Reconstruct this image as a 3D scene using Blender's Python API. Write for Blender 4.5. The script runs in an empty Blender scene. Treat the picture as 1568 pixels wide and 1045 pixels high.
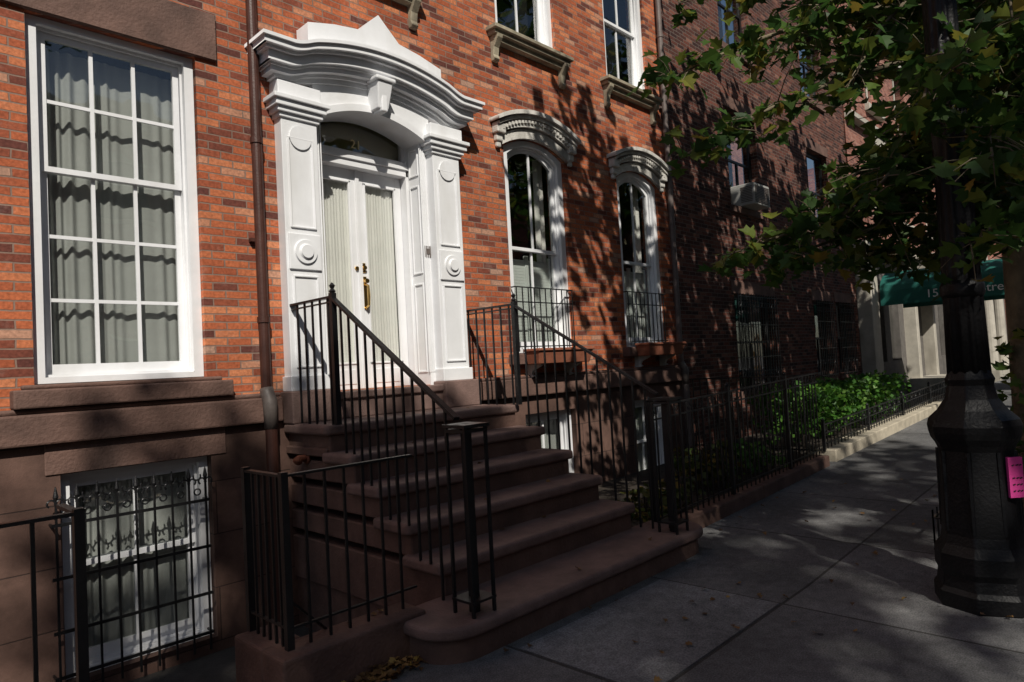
import bpy, math, random
import numpy as np
from mathutils import Vector, Matrix
random.seed(7); rng=np.random.default_rng(7)
C=bpy.context
# ------------------------------------------------------------------ materials
def newmat(name):
    m=bpy.data.materials.new(name); m.use_nodes=True
    nt=m.node_tree; nt.nodes.clear()
    out=nt.nodes.new('ShaderNodeOutputMaterial'); b=nt.nodes.new('ShaderNodeBsdfPrincipled')
    nt.links.new(b.outputs[0],out.inputs[0])
    return m,nt,b,out
def N(nt,t,**k):
    n=nt.nodes.new(t)
    for a,v in k.items(): setattr(n,a,v)
    return n
def ramp(nt,stops):
    r=N(nt,'ShaderNodeValToRGB'); e=r.color_ramp.elements
    while len(e)<len(stops): e.new(0.5)
    for i,(p,c) in enumerate(stops):
        e[i].position=p; e[i].color=(c[0],c[1],c[2],1)
    return r
def sc(c,k): return tuple(min(1,x*k) for x in c)
def plain(name,c,rough=.6,var=.25,scale=6,bump=.15,metal=0,fine=60,spec=.4,stain=None):
    m,nt,b,out=newmat(name)
    g=N(nt,'ShaderNodeNewGeometry')
    n1=N(nt,'ShaderNodeTexNoise'); n1.inputs['Scale'].default_value=scale; n1.inputs['Detail'].default_value=4; n1.inputs['Roughness'].default_value=.65
    nt.links.new(g.outputs['Position'],n1.inputs['Vector'])
    r=ramp(nt,[(.3,sc(c,1-var)),(.7,sc(c,1+var))]); nt.links.new(n1.outputs[0],r.inputs[0])
    col=r.outputs[0]
    if stain:
        n3=N(nt,'ShaderNodeTexNoise'); n3.inputs['Scale'].default_value=stain[1]; n3.inputs['Detail'].default_value=4
        mp=N(nt,'ShaderNodeMapping'); mp.inputs['Scale'].default_value=(1,1,.25)
        nt.links.new(g.outputs['Position'],mp.inputs[0]); nt.links.new(mp.outputs[0],n3.inputs['Vector'])
        rr=ramp(nt,[(.5,(0,0,0)),(.72,(stain[2],)*3)]); nt.links.new(n3.outputs[0],rr.inputs[0])
        mx=N(nt,'ShaderNodeMixRGB'); nt.links.new(rr.outputs[0],mx.inputs[0]); nt.links.new(col,mx.inputs[1]); mx.inputs[2].default_value=(*stain[0],1)
        col=mx.outputs[0]
    nt.links.new(col,b.inputs['Base Color'])
    b.inputs['Roughness'].default_value=rough; b.inputs['Metallic'].default_value=metal
    b.inputs['Specular IOR Level'].default_value=spec
    if bump:
        n2=N(nt,'ShaderNodeTexNoise'); n2.inputs['Scale'].default_value=fine; n2.inputs['Detail'].default_value=3
        nt.links.new(g.outputs['Position'],n2.inputs['Vector'])
        bp=N(nt,'ShaderNodeBump'); bp.inputs['Strength'].default_value=bump; bp.inputs['Distance'].default_value=.02
        nt.links.new(n2.outputs[0],bp.inputs['Height']); nt.links.new(bp.outputs[0],b.inputs['Normal'])
    return m
def mth(nt,op,a,b=None):
    n=N(nt,'ShaderNodeMath',operation=op)
    for i,v in enumerate((a,b)):
        if v is None: continue
        if isinstance(v,(int,float)): n.inputs[i].default_value=v
        else: nt.links.new(v,n.inputs[i])
    return n.outputs[0]
def brickmat(name,stops,mortar,bw=.206,rh=.0655,ms=.0065,stainc=(.6,.45,.38),dark=.5,eff=.35):
    m,nt,b,out=newmat(name)
    g=N(nt,'ShaderNodeNewGeometry'); s=N(nt,'ShaderNodeSeparateXYZ'); nt.links.new(g.outputs['Position'],s.inputs[0])
    x=mth(nt,'ADD',mth(nt,'ADD',s.outputs[0],s.outputs[1]),100.0); z=mth(nt,'ADD',s.outputs[2],20.0)
    nz=N(nt,'ShaderNodeTexNoise'); nz.inputs['Scale'].default_value=9; nz.inputs['Detail'].default_value=1; nt.links.new(g.outputs['Position'],nz.inputs['Vector'])
    w=mth(nt,'MULTIPLY',mth(nt,'SUBTRACT',nz.outputs[0],.5),.014)
    x=mth(nt,'ADD',x,w); z=mth(nt,'ADD',z,mth(nt,'MULTIPLY',w,.7))
    cb=N(nt,'ShaderNodeCombineXYZ'); nt.links.new(x,cb.inputs[0]); nt.links.new(z,cb.inputs[1])
    bt=N(nt,'ShaderNodeTexBrick'); bt.offset=.5; bt.offset_frequency=2; bt.squash=1; 
    bt.inputs['Scale'].default_value=1; bt.inputs['Brick Width'].default_value=bw; bt.inputs['Row Height'].default_value=rh
    bt.inputs['Mortar Size'].default_value=ms; bt.inputs['Mortar Smooth'].default_value=.25
    nt.links.new(cb.outputs[0],bt.inputs['Vector'])
    row=mth(nt,'FLOOR',mth(nt,'DIVIDE',z,rh))
    odd=mth(nt,'MODULO',row,2.0)
    col=mth(nt,'FLOOR',mth(nt,'ADD',mth(nt,'DIVIDE',x,bw),mth(nt,'MULTIPLY',mth(nt,'SUBTRACT',1.0,odd),.5)))
    c2=N(nt,'ShaderNodeCombineXYZ'); nt.links.new(col,c2.inputs[0]); nt.links.new(row,c2.inputs[1])
    wn=N(nt,'ShaderNodeTexWhiteNoise',noise_dimensions='2D'); nt.links.new(c2.outputs[0],wn.inputs['Vector'])
    r=ramp(nt,stops); nt.links.new(wn.outputs['Value'],r.inputs[0])
    n1=N(nt,'ShaderNodeTexNoise'); n1.inputs['Scale'].default_value=40; n1.inputs['Detail'].default_value=3; nt.links.new(g.outputs['Position'],n1.inputs['Vector'])
    r1=ramp(nt,[(.3,(.7,)*3),(.7,(1.2,)*3)]); nt.links.new(n1.outputs[0],r1.inputs[0])
    mu=N(nt,'ShaderNodeMixRGB',blend_type='MULTIPLY'); mu.inputs[0].default_value=1; nt.links.new(r.outputs[0],mu.inputs[1]); nt.links.new(r1.outputs[0],mu.inputs[2])
    mm=N(nt,'ShaderNodeMixRGB'); nt.links.new(bt.outputs['Fac'],mm.inputs[0]); nt.links.new(mu.outputs[0],mm.inputs[1]); mm.inputs[2].default_value=(*mortar,1)
    n2=N(nt,'ShaderNodeTexNoise'); n2.inputs['Scale'].default_value=1.3; n2.inputs['Detail'].default_value=5; n2.inputs['Roughness'].default_value=.7; nt.links.new(g.outputs['Position'],n2.inputs['Vector'])
    r2=ramp(nt,[(.3,(dark,)*3),(.6,(1,1,1))]); nt.links.new(n2.outputs[0],r2.inputs[0])
    m3=N(nt,'ShaderNodeMixRGB',blend_type='MULTIPLY'); m3.inputs[0].default_value=.6; nt.links.new(mm.outputs[0],m3.inputs[1]); nt.links.new(r2.outputs[0],m3.inputs[2])
    n4=N(nt,'ShaderNodeTexNoise'); n4.inputs['Scale'].default_value=3.1; n4.inputs['Detail'].default_value=6; n4.inputs['Roughness'].default_value=.75; nt.links.new(g.outputs['Position'],n4.inputs['Vector'])
    r4=ramp(nt,[(.55,(0,0,0)),(.8,(eff,)*3)]); nt.links.new(n4.outputs[0],r4.inputs[0])
    m4=N(nt,'ShaderNodeMixRGB'); nt.links.new(r4.outputs[0],m4.inputs[0]); nt.links.new(m3.outputs[0],m4.inputs[1]); m4.inputs[2].default_value=(*stainc,1)
    nt.links.new(m4.outputs[0],b.inputs['Base Color']); b.inputs['Roughness'].default_value=.85; b.inputs['Specular IOR Level'].default_value=.25
    h=mth(nt,'ADD',mth(nt,'MULTIPLY',bt.outputs['Fac'],-1.0),mth(nt,'MULTIPLY',n1.outputs[0],.4))
    bp=N(nt,'ShaderNodeBump'); bp.inputs['Strength'].default_value=.8; bp.inputs['Distance'].default_value=.01
    nt.links.new(h,bp.inputs['Height']); nt.links.new(bp.outputs[0],b.inputs['Normal'])
    return m
def pavemat(name,c,bw,rh,ox,oy,joint,plane='xy',ms=.012,varp=.25,bump=.3,off=0,rough=.85,noise=14):
    m,nt,b,out=newmat(name)
    g=N(nt,'ShaderNodeNewGeometry'); s=N(nt,'ShaderNodeSeparateXYZ'); nt.links.new(g.outputs['Position'],s.inputs[0])
    u=mth(nt,'ADD',s.outputs[0] if plane!='xz' else mth(nt,'ADD',s.outputs[0],s.outputs[1]),60*bw-ox); v=mth(nt,'ADD',s.outputs[1] if plane=='xy' else s.outputs[2],60*rh-oy)
    cb=N(nt,'ShaderNodeCombineXYZ'); nt.links.new(u,cb.inputs[0]); nt.links.new(v,cb.inputs[1])
    bt=N(nt,'ShaderNodeTexBrick'); bt.offset=off; bt.inputs['Scale'].default_value=1; bt.inputs['Brick Width'].default_value=bw; bt.inputs['Row Height'].default_value=rh
    bt.inputs['Mortar Size'].default_value=ms; bt.inputs['Mortar Smooth'].default_value=.3; bt.inputs['Color1'].default_value=(*sc(c,1-varp),1); bt.inputs['Color2'].default_value=(*sc(c,1+varp),1)
    bt.inputs['Mortar'].default_value=(*joint,1); nt.links.new(cb.outputs[0],bt.inputs['Vector'])
    n1=N(nt,'ShaderNodeTexNoise'); n1.inputs['Scale'].default_value=noise; n1.inputs['Detail'].default_value=5; n1.inputs['Roughness'].default_value=.7; nt.links.new(g.outputs['Position'],n1.inputs['Vector'])
    r1=ramp(nt,[(.3,(.7,)*3),(.7,(1.2,)*3)]); nt.links.new(n1.outputs[0],r1.inputs[0])
    n2=N(nt,'ShaderNodeTexNoise'); n2.inputs['Scale'].default_value=1.2; n2.inputs['Detail'].default_value=4; nt.links.new(g.outputs['Position'],n2.inputs['Vector'])
    r2=ramp(nt,[(.35,(.6,)*3),(.65,(1.1,)*3)]); nt.links.new(n2.outputs[0],r2.inputs[0])
    mu=N(nt,'ShaderNodeMixRGB',blend_type='MULTIPLY'); mu.inputs[0].default_value=1; nt.links.new(bt.outputs['Color'],mu.inputs[1]); nt.links.new(r1.outputs[0],mu.inputs[2])
    m2=N(nt,'ShaderNodeMixRGB',blend_type='MULTIPLY'); m2.inputs[0].default_value=.8; nt.links.new(mu.outputs[0],m2.inputs[1]); nt.links.new(r2.outputs[0],m2.inputs[2])
    last=m2.outputs[0]
    nf=N(nt,'ShaderNodeTexNoise'); nf.inputs['Scale'].default_value=110; nf.inputs['Detail'].default_value=2; nt.links.new(g.outputs['Position'],nf.inputs['Vector'])
    if plane=='xy':
        vo=N(nt,'ShaderNodeTexVoronoi'); vo.inputs['Scale'].default_value=3.2; nt.links.new(g.outputs['Position'],vo.inputs['Vector'])
        rv=ramp(nt,[(.05,(.35,)*3),(.075,(1,1,1))]); nt.links.new(vo.outputs['Distance'],rv.inputs[0])
        m5=N(nt,'ShaderNodeMixRGB',blend_type='MULTIPLY'); m5.inputs[0].default_value=.8; nt.links.new(last,m5.inputs[1]); nt.links.new(rv.outputs[0],m5.inputs[2]); last=m5.outputs[0]
        rs=ramp(nt,[(.35,(.65,)*3),(.65,(1.3,)*3)]); nt.links.new(nf.outputs[0],rs.inputs[0])
        m6=N(nt,'ShaderNodeMixRGB',blend_type='MULTIPLY'); m6.inputs[0].default_value=1; nt.links.new(last,m6.inputs[1]); nt.links.new(rs.outputs[0],m6.inputs[2]); last=m6.outputs[0]
    nt.links.new(last,b.inputs['Base Color']); b.inputs['Roughness'].default_value=rough; b.inputs['Specular IOR Level'].default_value=.3
    h=mth(nt,'ADD',mth(nt,'MULTIPLY',bt.outputs['Fac'],-1.0),mth(nt,'MULTIPLY',nf.outputs[0],.4))
    bp=N(nt,'ShaderNodeBump'); bp.inputs['Strength'].default_value=bump; bp.inputs['Distance'].default_value=.012
    nt.links.new(h,bp.inputs['Height']); nt.links.new(bp.outputs[0],b.inputs['Normal'])
    return m
def leafmat(name,stops,trans=.35):
    m,nt,b,out=newmat(name)
    g=N(nt,'ShaderNodeNewGeometry'); r=ramp(nt,stops); nt.links.new(g.outputs['Random Per Island'],r.inputs[0])
    nt.links.new(r.outputs[0],b.inputs['Base Color']); b.inputs['Roughness'].default_value=.5; b.inputs['Specular IOR Level'].default_value=.35
    t=N(nt,'ShaderNodeBsdfTranslucent'); nt.links.new(r.outputs[0],t.inputs[0])
    mx=N(nt,'ShaderNodeMixShader'); mx.inputs[0].default_value=trans
    nt.links.new(b.outputs[0],mx.inputs[1]); nt.links.new(t.outputs[0],mx.inputs[2]); nt.links.new(mx.outputs[0],out.inputs[0])
    return m
def glassmat():
    m,nt,b,out=newmat('window_glass')
    t=N(nt,'ShaderNodeBsdfTransparent'); t.inputs[0].default_value=(.93,.94,.93,1)
    gl=N(nt,'ShaderNodeBsdfGlossy'); gl.inputs['Roughness'].default_value=.02; gl.inputs[0].default_value=(1,1,1,1)
    lw=N(nt,'ShaderNodeLayerWeight'); lw.inputs[0].default_value=.5
    f=mth(nt,'ADD',mth(nt,'MULTIPLY',mth(nt,'POWER',lw.outputs['Facing'],4.0),.85),.07)
    g=N(nt,'ShaderNodeNewGeometry'); n=N(nt,'ShaderNodeTexNoise'); n.inputs['Scale'].default_value=2.5; n.inputs['Detail'].default_value=1; nt.links.new(g.outputs['Position'],n.inputs['Vector'])
    bp=N(nt,'ShaderNodeBump'); bp.inputs['Strength'].default_value=.25; bp.inputs['Distance'].default_value=.02; nt.links.new(n.outputs[0],bp.inputs['Height']); nt.links.new(bp.outputs[0],gl.inputs['Normal'])
    mx=N(nt,'ShaderNodeMixShader'); nt.links.new(f,mx.inputs[0]); nt.links.new(t.outputs[0],mx.inputs[1]); nt.links.new(gl.outputs[0],mx.inputs[2]); nt.links.new(mx.outputs[0],out.inputs[0])
    return m
M={}
M['brick']=brickmat('red_brick',[(0,(.12,.042,.034)),(.12,(.23,.066,.04)),(.38,(.41,.108,.048)),(.7,(.53,.15,.062)),(.92,(.61,.225,.105)),(1,(.48,.29,.21))],(.27,.18,.14),eff=.3,dark=.45)
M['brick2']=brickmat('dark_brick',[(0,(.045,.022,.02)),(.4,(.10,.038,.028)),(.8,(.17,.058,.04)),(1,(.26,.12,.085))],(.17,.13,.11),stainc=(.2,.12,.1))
M['brick3']=brickmat('pale_red_brick',[(0,(.2,.08,.065)),(.5,(.36,.14,.10)),(1,(.44,.2,.15))],(.3,.22,.18))
M['brown']=plain('brownstone',(.145,.084,.066),.8,.3,3.5,.35,fine=45,stain=((.06,.038,.032),2.2,.7))
M['ashlar']=pavemat('brownstone_ashlar',(.135,.078,.061),.95,.42,.3,-.12,(.055,.034,.028),plane='xz',ms=.005,varp=.15,off=.5,bump=.4,noise=6)
M['step']=plain('stoop_brownstone',(.20,.130,.112),.7,.25,5,.3,fine=70,stain=((.10,.064,.055),3,.6))
M['white']=plain('white_paint',(.78,.79,.81),.38,.05,3,.05,fine=25,stain=((.55,.54,.51),4,.3))
M['white2']=plain('weathered_stone_paint',(.6,.58,.54),.6,.18,9,.25,fine=50,stain=((.2,.19,.17),6,.8))
M['cream']=plain('limestone',(.45,.42,.36),.75,.15,4,.2,stain=((.2,.18,.15),2,.6))
M['shaded_stone']=plain('shaded_rusticated_stone',(.13,.12,.11),.8,.25,5,.3,stain=((.06,.055,.05),2,.6))  # shade of the recessed ground floor wall put into the stone colour
M['tan']=plain('aged_tan_stone',(.33,.29,.21),.75,.3,7,.2,stain=((.10,.08,.06),3,.8))
M['curb']=plain('light_stone_curb',(.45,.40,.31),.8,.25,6,.3)
M['iron']=plain('black_iron',(.012,.012,.013),.38,.3,20,.12,fine=80,spec=.5)
M['lamp']=plain('cast_iron_paint',(.006,.006,.007),.5,.3,12,.25,fine=50,spec=.3)
M['pipe']=plain('brown_pipe_paint',(.065,.026,.019),.45,.25,6,.1)
M['pipe2']=plain('weathered_pipe',(.14,.11,.10),.5,.25,6,.1)
M['zinc']=plain('grey_pipe_boot',(.12,.10,.09),.5,.25,10,.1)
M['curtain']=plain('curtain_fabric',(.37,.38,.37),.9,.06,4,.08,fine=120)
M['curtainw']=plain('white_pleated_curtain',(.82,.80,.77),.85,.05,4,.05)
M['dark']=plain('dark_interior',(.012,.013,.014),.9,.3,3,0)
M['blind']=plain('white_louvre',(.6,.64,.62),.6,.08,4,.03)
M['brass']=plain('brass',(.75,.5,.18),.28,.1,8,.03,metal=1)
M['gold']=plain('gold_leaf',(.85,.72,.4),.5,.1,8,0,metal=0)
M['terra']=plain('terracotta',(.26,.09,.05),.8,.2,12,.2)
M['green']=plain('green_canvas',(.010,.11,.09),.7,.12,5,.1)
M['pink']=plain('pink_flyer',(.8,.07,.34),.6,.1,8,0)
M['black']=plain('black_ink',(.02,.02,.02),.6,.1,8,0)
M['ac']=plain('ac_casing',(.38,.38,.36),.5,.1,8,.05)
M['bark']=plain('bark',(.13,.105,.07),.9,.5,9,.8,fine=18,stain=((.25,.21,.13),5,.6))
M['twig']=plain('twig_bark',(.05,.038,.028),.9,.3,9,.3)
M['soil']=plain('soil',(.035,.027,.02),.95,.4,9,.8,fine=25)
M['asphalt']=plain('asphalt',(.05,.05,.052),.9,.25,4,.5,fine=120)
M['groundm']=plain('ground_surface',(.07,.068,.065),.95,.25,2,.3)
M['area']=plain('areaway_floor',(.055,.05,.045),.9,.35,5,.4)
M['side']=pavemat('sidewalk_concrete',(.155,.155,.156),1.62,1.52,4.55,-3.6,(.06,.058,.055),varp=.22)
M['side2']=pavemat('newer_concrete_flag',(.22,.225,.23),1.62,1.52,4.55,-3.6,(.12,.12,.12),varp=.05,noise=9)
M['glass']=glassmat()
M['leaf']=leafmat('plane_tree_leaf',[(0,(.026,.066,.016)),(.45,(.052,.115,.022)),(.75,(.095,.16,.03)),(.93,(.18,.21,.035)),(1,(.25,.17,.03))],.48)
M['hedge']=leafmat('hedge_leaf',[(0,(.03,.10,.015)),(.6,(.06,.17,.02)),(1,(.12,.24,.03))],.3)
M['yplant']=leafmat('garden_leaf',[(0,(.04,.08,.02)),(.6,(.09,.11,.02)),(1,(.25,.17,.04))],.3)
M['fallen']=leafmat('fallen_leaf',[(0,(.08,.04,.02)),(.5,(.17,.09,.03)),(.85,(.25,.14,.05)),(1,(.4,.27,.06))],.1)
# ------------------------------------------------------------------ mesh helpers
def empty(name):
    o=bpy.data.objects.new(name,None); o.empty_display_size=.2; C.collection.objects.link(o); return o
def link(me,name,mat,parent=None,smooth=False,bevel=0,seg=1):
    o=bpy.data.objects.new(name,me); C.collection.objects.link(o)
    if mat: me.materials.append(M[mat] if isinstance(mat,str) else mat)
    if parent: o.parent=parent
    if smooth:
        me.polygons.foreach_set('use_smooth',[True]*len(me.polygons))
    if bevel:
        b=o.modifiers.new('bevel','BEVEL'); b.width=bevel; b.segments=seg; b.limit_method='ANGLE'; b.angle_limit=math.radians(40)
    return o
class MB:
    def __init__(s): s.v=[]; s.f=[]
    def add(s,vs,fs):
        n=len(s.v); s.v+= [tuple(a) for a in vs]; s.f+=[tuple(i+n for i in f) for f in fs]
    def box(s,x0,x1,y0,y1,z0,z1):
        if x0>x1:x0,x1=x1,x0
        if y0>y1:y0,y1=y1,y0
        if z0>z1:z0,z1=z1,z0
        s.add([(x0,y0,z0),(x1,y0,z0),(x1,y1,z0),(x0,y1,z0),(x0,y0,z1),(x1,y0,z1),(x1,y1,z1),(x0,y1,z1)],
              [(0,3,2,1),(4,5,6,7),(0,1,5,4),(1,2,6,5),(2,3,7,6),(3,0,4,7)])
    def bar(s,p,q,w,h=None):
        h=h or w; p=Vector(p);q=Vector(q); d=(q-p).normalized()
        up=Vector((0,0,1)) if abs(d.z)<.95 else Vector((0,1,0))
        a=d.cross(up).normalized(); b=a.cross(d).normalized()
        vs=[]
        for c in (p,q):
            for sx,sy in ((-1,-1),(1,-1),(1,1),(-1,1)): vs.append(c+a*sx*w/2+b*sy*h/2)
        s.add(vs,[(0,3,2,1),(4,5,6,7),(0,1,5,4),(1,2,6,5),(2,3,7,6),(3,0,4,7)])
    def tube(s,pts,rad,seg=8,cap=True):
        pts=[Vector(p) for p in pts]
        if isinstance(rad,(int,float)): rad=[rad]*len(pts)
        vs=[];fs=[]; ref=Vector((.31,.9,.2)).normalized()
        for i,p in enumerate(pts):
            d=(pts[min(i+1,len(pts)-1)]-pts[max(i-1,0)]).normalized()
            r=ref if abs(d.dot(ref))<.95 else Vector((1,0,0))
            a=d.cross(r).normalized(); b=d.cross(a).normalized()
            for k in range(seg):
                t=2*math.pi*k/seg; vs.append(p+(a*math.cos(t)+b*math.sin(t))*rad[i])
        for i in range(len(pts)-1):
            for k in range(seg):
                k2=(k+1)%seg; fs.append((i*seg+k,i*seg+k2,(i+1)*seg+k2,(i+1)*seg+k))
        if cap: fs.append(tuple(range(seg))[::-1]); fs.append(tuple((len(pts)-1)*seg+k for k in range(seg)))
        s.add(vs,fs)
    def lathe(s,c,prof,seg=24,flute=0,nf=0):
        vs=[];fs=[]
        for (r,z) in prof:
            for k in range(seg):
                t=2*math.pi*k/seg; rr=r*(1+flute*math.cos(nf*t)) if nf else r
                vs.append((c[0]+rr*math.cos(t),c[1]+rr*math.sin(t),c[2]+z))
        n=len(prof)
        for i in range(n-1):
            for k in range(seg):
                k2=(k+1)%seg; fs.append((i*seg+k,i*seg+k2,(i+1)*seg+k2,(i+1)*seg+k))
        fs.append(tuple(range(seg))[::-1]); fs.append(tuple((n-1)*seg+k for k in range(seg)))
        s.add(vs,fs)
    def disc(s,cx,cz,y0,y1,r,seg=28,r2=None):
        vs=[];r2=r2 or r
        for (y,rr) in ((y0,r),(y1,r2)):
            for k in range(seg):
                t=2*math.pi*k/seg; vs.append((cx+rr*math.cos(t),y,cz+rr*math.sin(t)))
        fs=[(k,(k+1)%seg,seg+(k+1)%seg,seg+k) for k in range(seg)]
        fs.append(tuple(range(seg))); fs.append(tuple(seg+k for k in range(seg))[::-1])
        s.add(vs,fs)
    def extr(s,poly,z0,z1):
        n=len(poly); vs=[(x,y,z0) for x,y in poly]+[(x,y,z1) for x,y in poly]
        fs=[tuple(range(n))[::-1],tuple(range(n,2*n))]+[(k,(k+1)%n,n+(k+1)%n,n+k) for k in range(n)]
        s.add(vs,fs)
    def done(s,name,mat,parent=None,smooth=False,bevel=0,seg=1):
        me=bpy.data.meshes.new(name); me.from_pydata(s.v,[],s.f); me.update()
        return link(me,name,mat,parent,smooth,bevel,seg)
def prism(name,outline,holes,y0,th,mat,parent=None,bevel=0,seg=1):
    cu=bpy.data.curves.new('c','CURVE'); cu.dimensions='2D'; cu.fill_mode='BOTH'; cu.extrude=th/2
    for pl in [outline]+holes:
        sp=cu.splines.new('POLY'); sp.points.add(len(pl)-1); sp.use_cyclic_u=True
        for i,(a,b) in enumerate(pl): sp.points[i].co=(a,b,0,1)
    o=bpy.data.objects.new('tmp',cu); C.collection.objects.link(o)
    dg=C.evaluated_depsgraph_get(); me=bpy.data.meshes.new_from_object(o.evaluated_get(dg))
    bpy.data.objects.remove(o)
    me.transform(Matrix.Translation((0,y0+th/2,0))@Matrix.Rotation(math.pi/2,4,'X'))
    me.name=name; me.materials.clear()
    return link(me,name,mat,parent,False,bevel,seg)
def arch(x0,x1,zs,rise,n=16):
    c=(x0+x1)/2;h=(x1-x0)/2
    if rise<=0: return [(x1,zs),(x0,zs)]
    R=(h*h+rise*rise)/(2*rise); cz=zs+rise-R; a=math.asin(h/R)
    return [(c+R*math.sin(a-2*a*i/n),cz+R*math.cos(a-2*a*i/n)) for i in range(n+1)]
def opening(x0,x1,z0,zs,rise=0): return [(x0,z0),(x1,z0)]+arch(x0,x1,zs,rise)
# ------------------------------------------------------------------ window
def curtain(name,x0,x1,z0,z1,y,mat,parent,amp=.013,wl=.10,irr=0.):
    nx=int((x1-x0)/.008);nz=8; vs=[];fs=[]
    ph=random.random()*6
    for j in range(nz+1):
        z=z0+(z1-z0)*j/nz
        for i in range(nx+1):
            x=x0+(x1-x0)*i/nx
            xx=x+irr*.05*math.sin(7.3*x+ph)+irr*.03*math.sin(17*x+2*ph)
            yy=y+amp*math.sin(2*math.pi*xx/wl+ph+.4*math.sin(j*.5))*(1+irr*.6*math.sin(5*x+ph))+amp*.7*math.sin(2*math.pi*xx/(wl*2.7)+ph*2+j*.1)
            vs.append((x,yy,z))
    for j in range(nz):
        for i in range(nx): a=j*(nx+1)+i; fs.append((a,a+1,a+nx+2,a+nx+1))
    b=MB(); b.add(vs,fs); return b.done(name,mat,parent,smooth=True)
def window(tag,x0,x1,z0,zs,rise,parent,cols=3,rows_up=2,rows_dn=3,zm=None,fw=.075,mat='white',yo=.05,curt=None,simple=False):
    b=.045
    prism(tag+'_casing',opening(x0+.002,x1-.002,z0+.002,zs-.002,rise),[opening(x0+fw,x1-fw,z0+fw*.6,zs-fw*.7,rise)[::-1]],yo,.13,mat,parent,bevel=.006)
    ix0,ix1,iz0,izs=x0+fw,x1-fw,z0+fw*.6,zs-fw*.7
    prism(tag+'_stop',opening(ix0+.001,ix1-.001,iz0+.001,izs-.001,rise),[opening(ix0+.02,ix1-.02,iz0+.02,izs-.02,rise)[::-1]],yo+.045,.12,mat,parent)
    jx0,jx1,jz0,jzs=ix0+.021,ix1-.021,iz0+.021,izs-.021
    zm=zm or (z0+zs)/2; top=jzs+rise
    yu=yo+.07; yl=yo+.105
    prism(tag+'_upper_sash',opening(jx0,jx1,zm-.02,jzs,rise),[opening(jx0+b,jx1-b,zm+.02,jzs-b,rise)[::-1]],yu,.032,mat,parent,bevel=.004)
    prism(tag+'_lower_sash',opening(jx0,jx1,jz0,zm+.022),[opening(jx0+b,jx1-b,jz0+b*1.6,zm-.018)[::-1]],yl,.032,mat,parent,bevel=.004)
    m=MB()
    for i in range(1,cols):
        x=jx0+b+(jx1-jx0-2*b)*i/cols
        u=(x-(jx0+jx1)/2)/((jx1-jx0)/2)
        m.box(x-.013,x+.013,yu+.004,yu+.028,zm+.015,jzs-b+rise*(1-u*u)+.01)
        m.box(x-.013,x+.013,yl+.004,yl+.028,jz0+b,zm-.01)
    for i in range(1,rows_up):
        z=zm+.02+(jzs-b-zm)*i/rows_up; m.box(jx0+b-.005,jx1-b+.005,yu+.006,yu+.026,z-.013,z+.013)
    for i in range(1,rows_dn):
        z=jz0+b*1.6+(zm-.018-jz0-b*1.6)*i/rows_dn; m.box(jx0+b-.005,jx1-b+.005,yl+.006,yl+.026,z-.013,z+.013)
    if m.v: m.done(tag+'_muntins',mat,parent)
    prism(tag+'_upper_glass',opening(jx0+b-.004,jx1-b+.004,zm+.01,jzs-b+.004,rise),[],yu+.014,.003,'glass',parent)
    prism(tag+'_lower_glass',opening(jx0+b-.004,jx1-b+.004,jz0+b,zm),[],yl+.014,.003,'glass',parent)
    r=MB(); r.box(x0-.1,x1+.1,1.3,1.32,z0-.2,top+.2); r.box(x0-.12,x0-.1,.32,1.3,z0-.2,top+.2); r.box(x1+.1,x1+.12,.32,1.3,z0-.2,top+.2)
    r.box(x0-.1,x1+.1,.32,1.3,z0-.22,z0-.2); r.box(x0-.1,x1+.1,.32,1.3,top+.2,top+.22)
    r.done(tag+'_room','dark',parent)
    if curt=='full': curtain(tag+'_curtain',x0+.04,x1-.04,z0+.02,top-.06,.26,'curtain',parent,irr=1.)
    if curt=='side':
        curtain(tag+'_curtain_left',x0+.06,x0+.16,z0+.02,top,.32,'curtainw',parent); curtain(tag+'_curtain_right',x1-.26,x1-.06,z0+.02,top,.32,'curtainw',parent)
    if curt in('side','shutter'):
        s=MB(); z=z0+.08
        xa,xb=x0+.1,x1-.1; xm=(xa+xb)/2
        while z<zm-.1:
            s.bar((xa+.03,.25,z),(xm-.03,.25,z),.006,.036); s.bar((xm+.03,.25,z),(xb-.03,.25,z),.006,.036); z+=.038
        for xx in (xa,xm-.03,xm+.005,xb-.03): s.box(xx,xx+.03,.235,.265,z0+.05,zm-.05)
        s.done(tag+'_shutters','blind',parent)
# ------------------------------------------------------------------ brick house (main)
house=empty('brick_house')
H=11.5; XR=9.62
Zup=[(5.79,6.90),(8.05,9.12),(3.30,4.42),(1.04,2.20)]
AR=.16
holes=[opening(1.04,2.20,1.56,4.20),opening(3.2,4.6,1.12,4.0,.2),opening(5.80,6.92,1.66,4.18,AR),opening(8.13,9.20,1.70,4.18,AR)]
for a,b_ in Zup: holes+= [opening(a,b_,5.58,7.7),opening(a,b_,8.7,10.6)]
prism('brick_wall',[(-6,1.36),(XR,1.36),(XR,H),(-6,H)],[h[::-1] if i!=1 else [(3.2,1.37),(4.6,1.37)]+arch(3.2,4.6,4.0,.2) for i,h in enumerate(holes)],0,.3,'brick',house)
prism('brownstone_base',[(-6,-.7),(XR,-.7),(XR,1.15),(-6,1.15)],[opening(1.17,2.20,-.5,.93),opening(5.9,6.85,-.45,.93),opening(8.2,9.1,-.3,.93)],-.03,.33,'ashlar',house)
b=MB()
b.box(-6,2.80,-.10,.3,1.15,1.362); b.box(5.1,XR,-.10,.3,1.15,1.362)
b.box(-6,2.795,-.075,-.0,1.362,1.40); b.box(5.105,XR,-.075,-.0,1.362,1.40)
b.done('water_table','brown',house,bevel=.015,seg=2)
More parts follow.
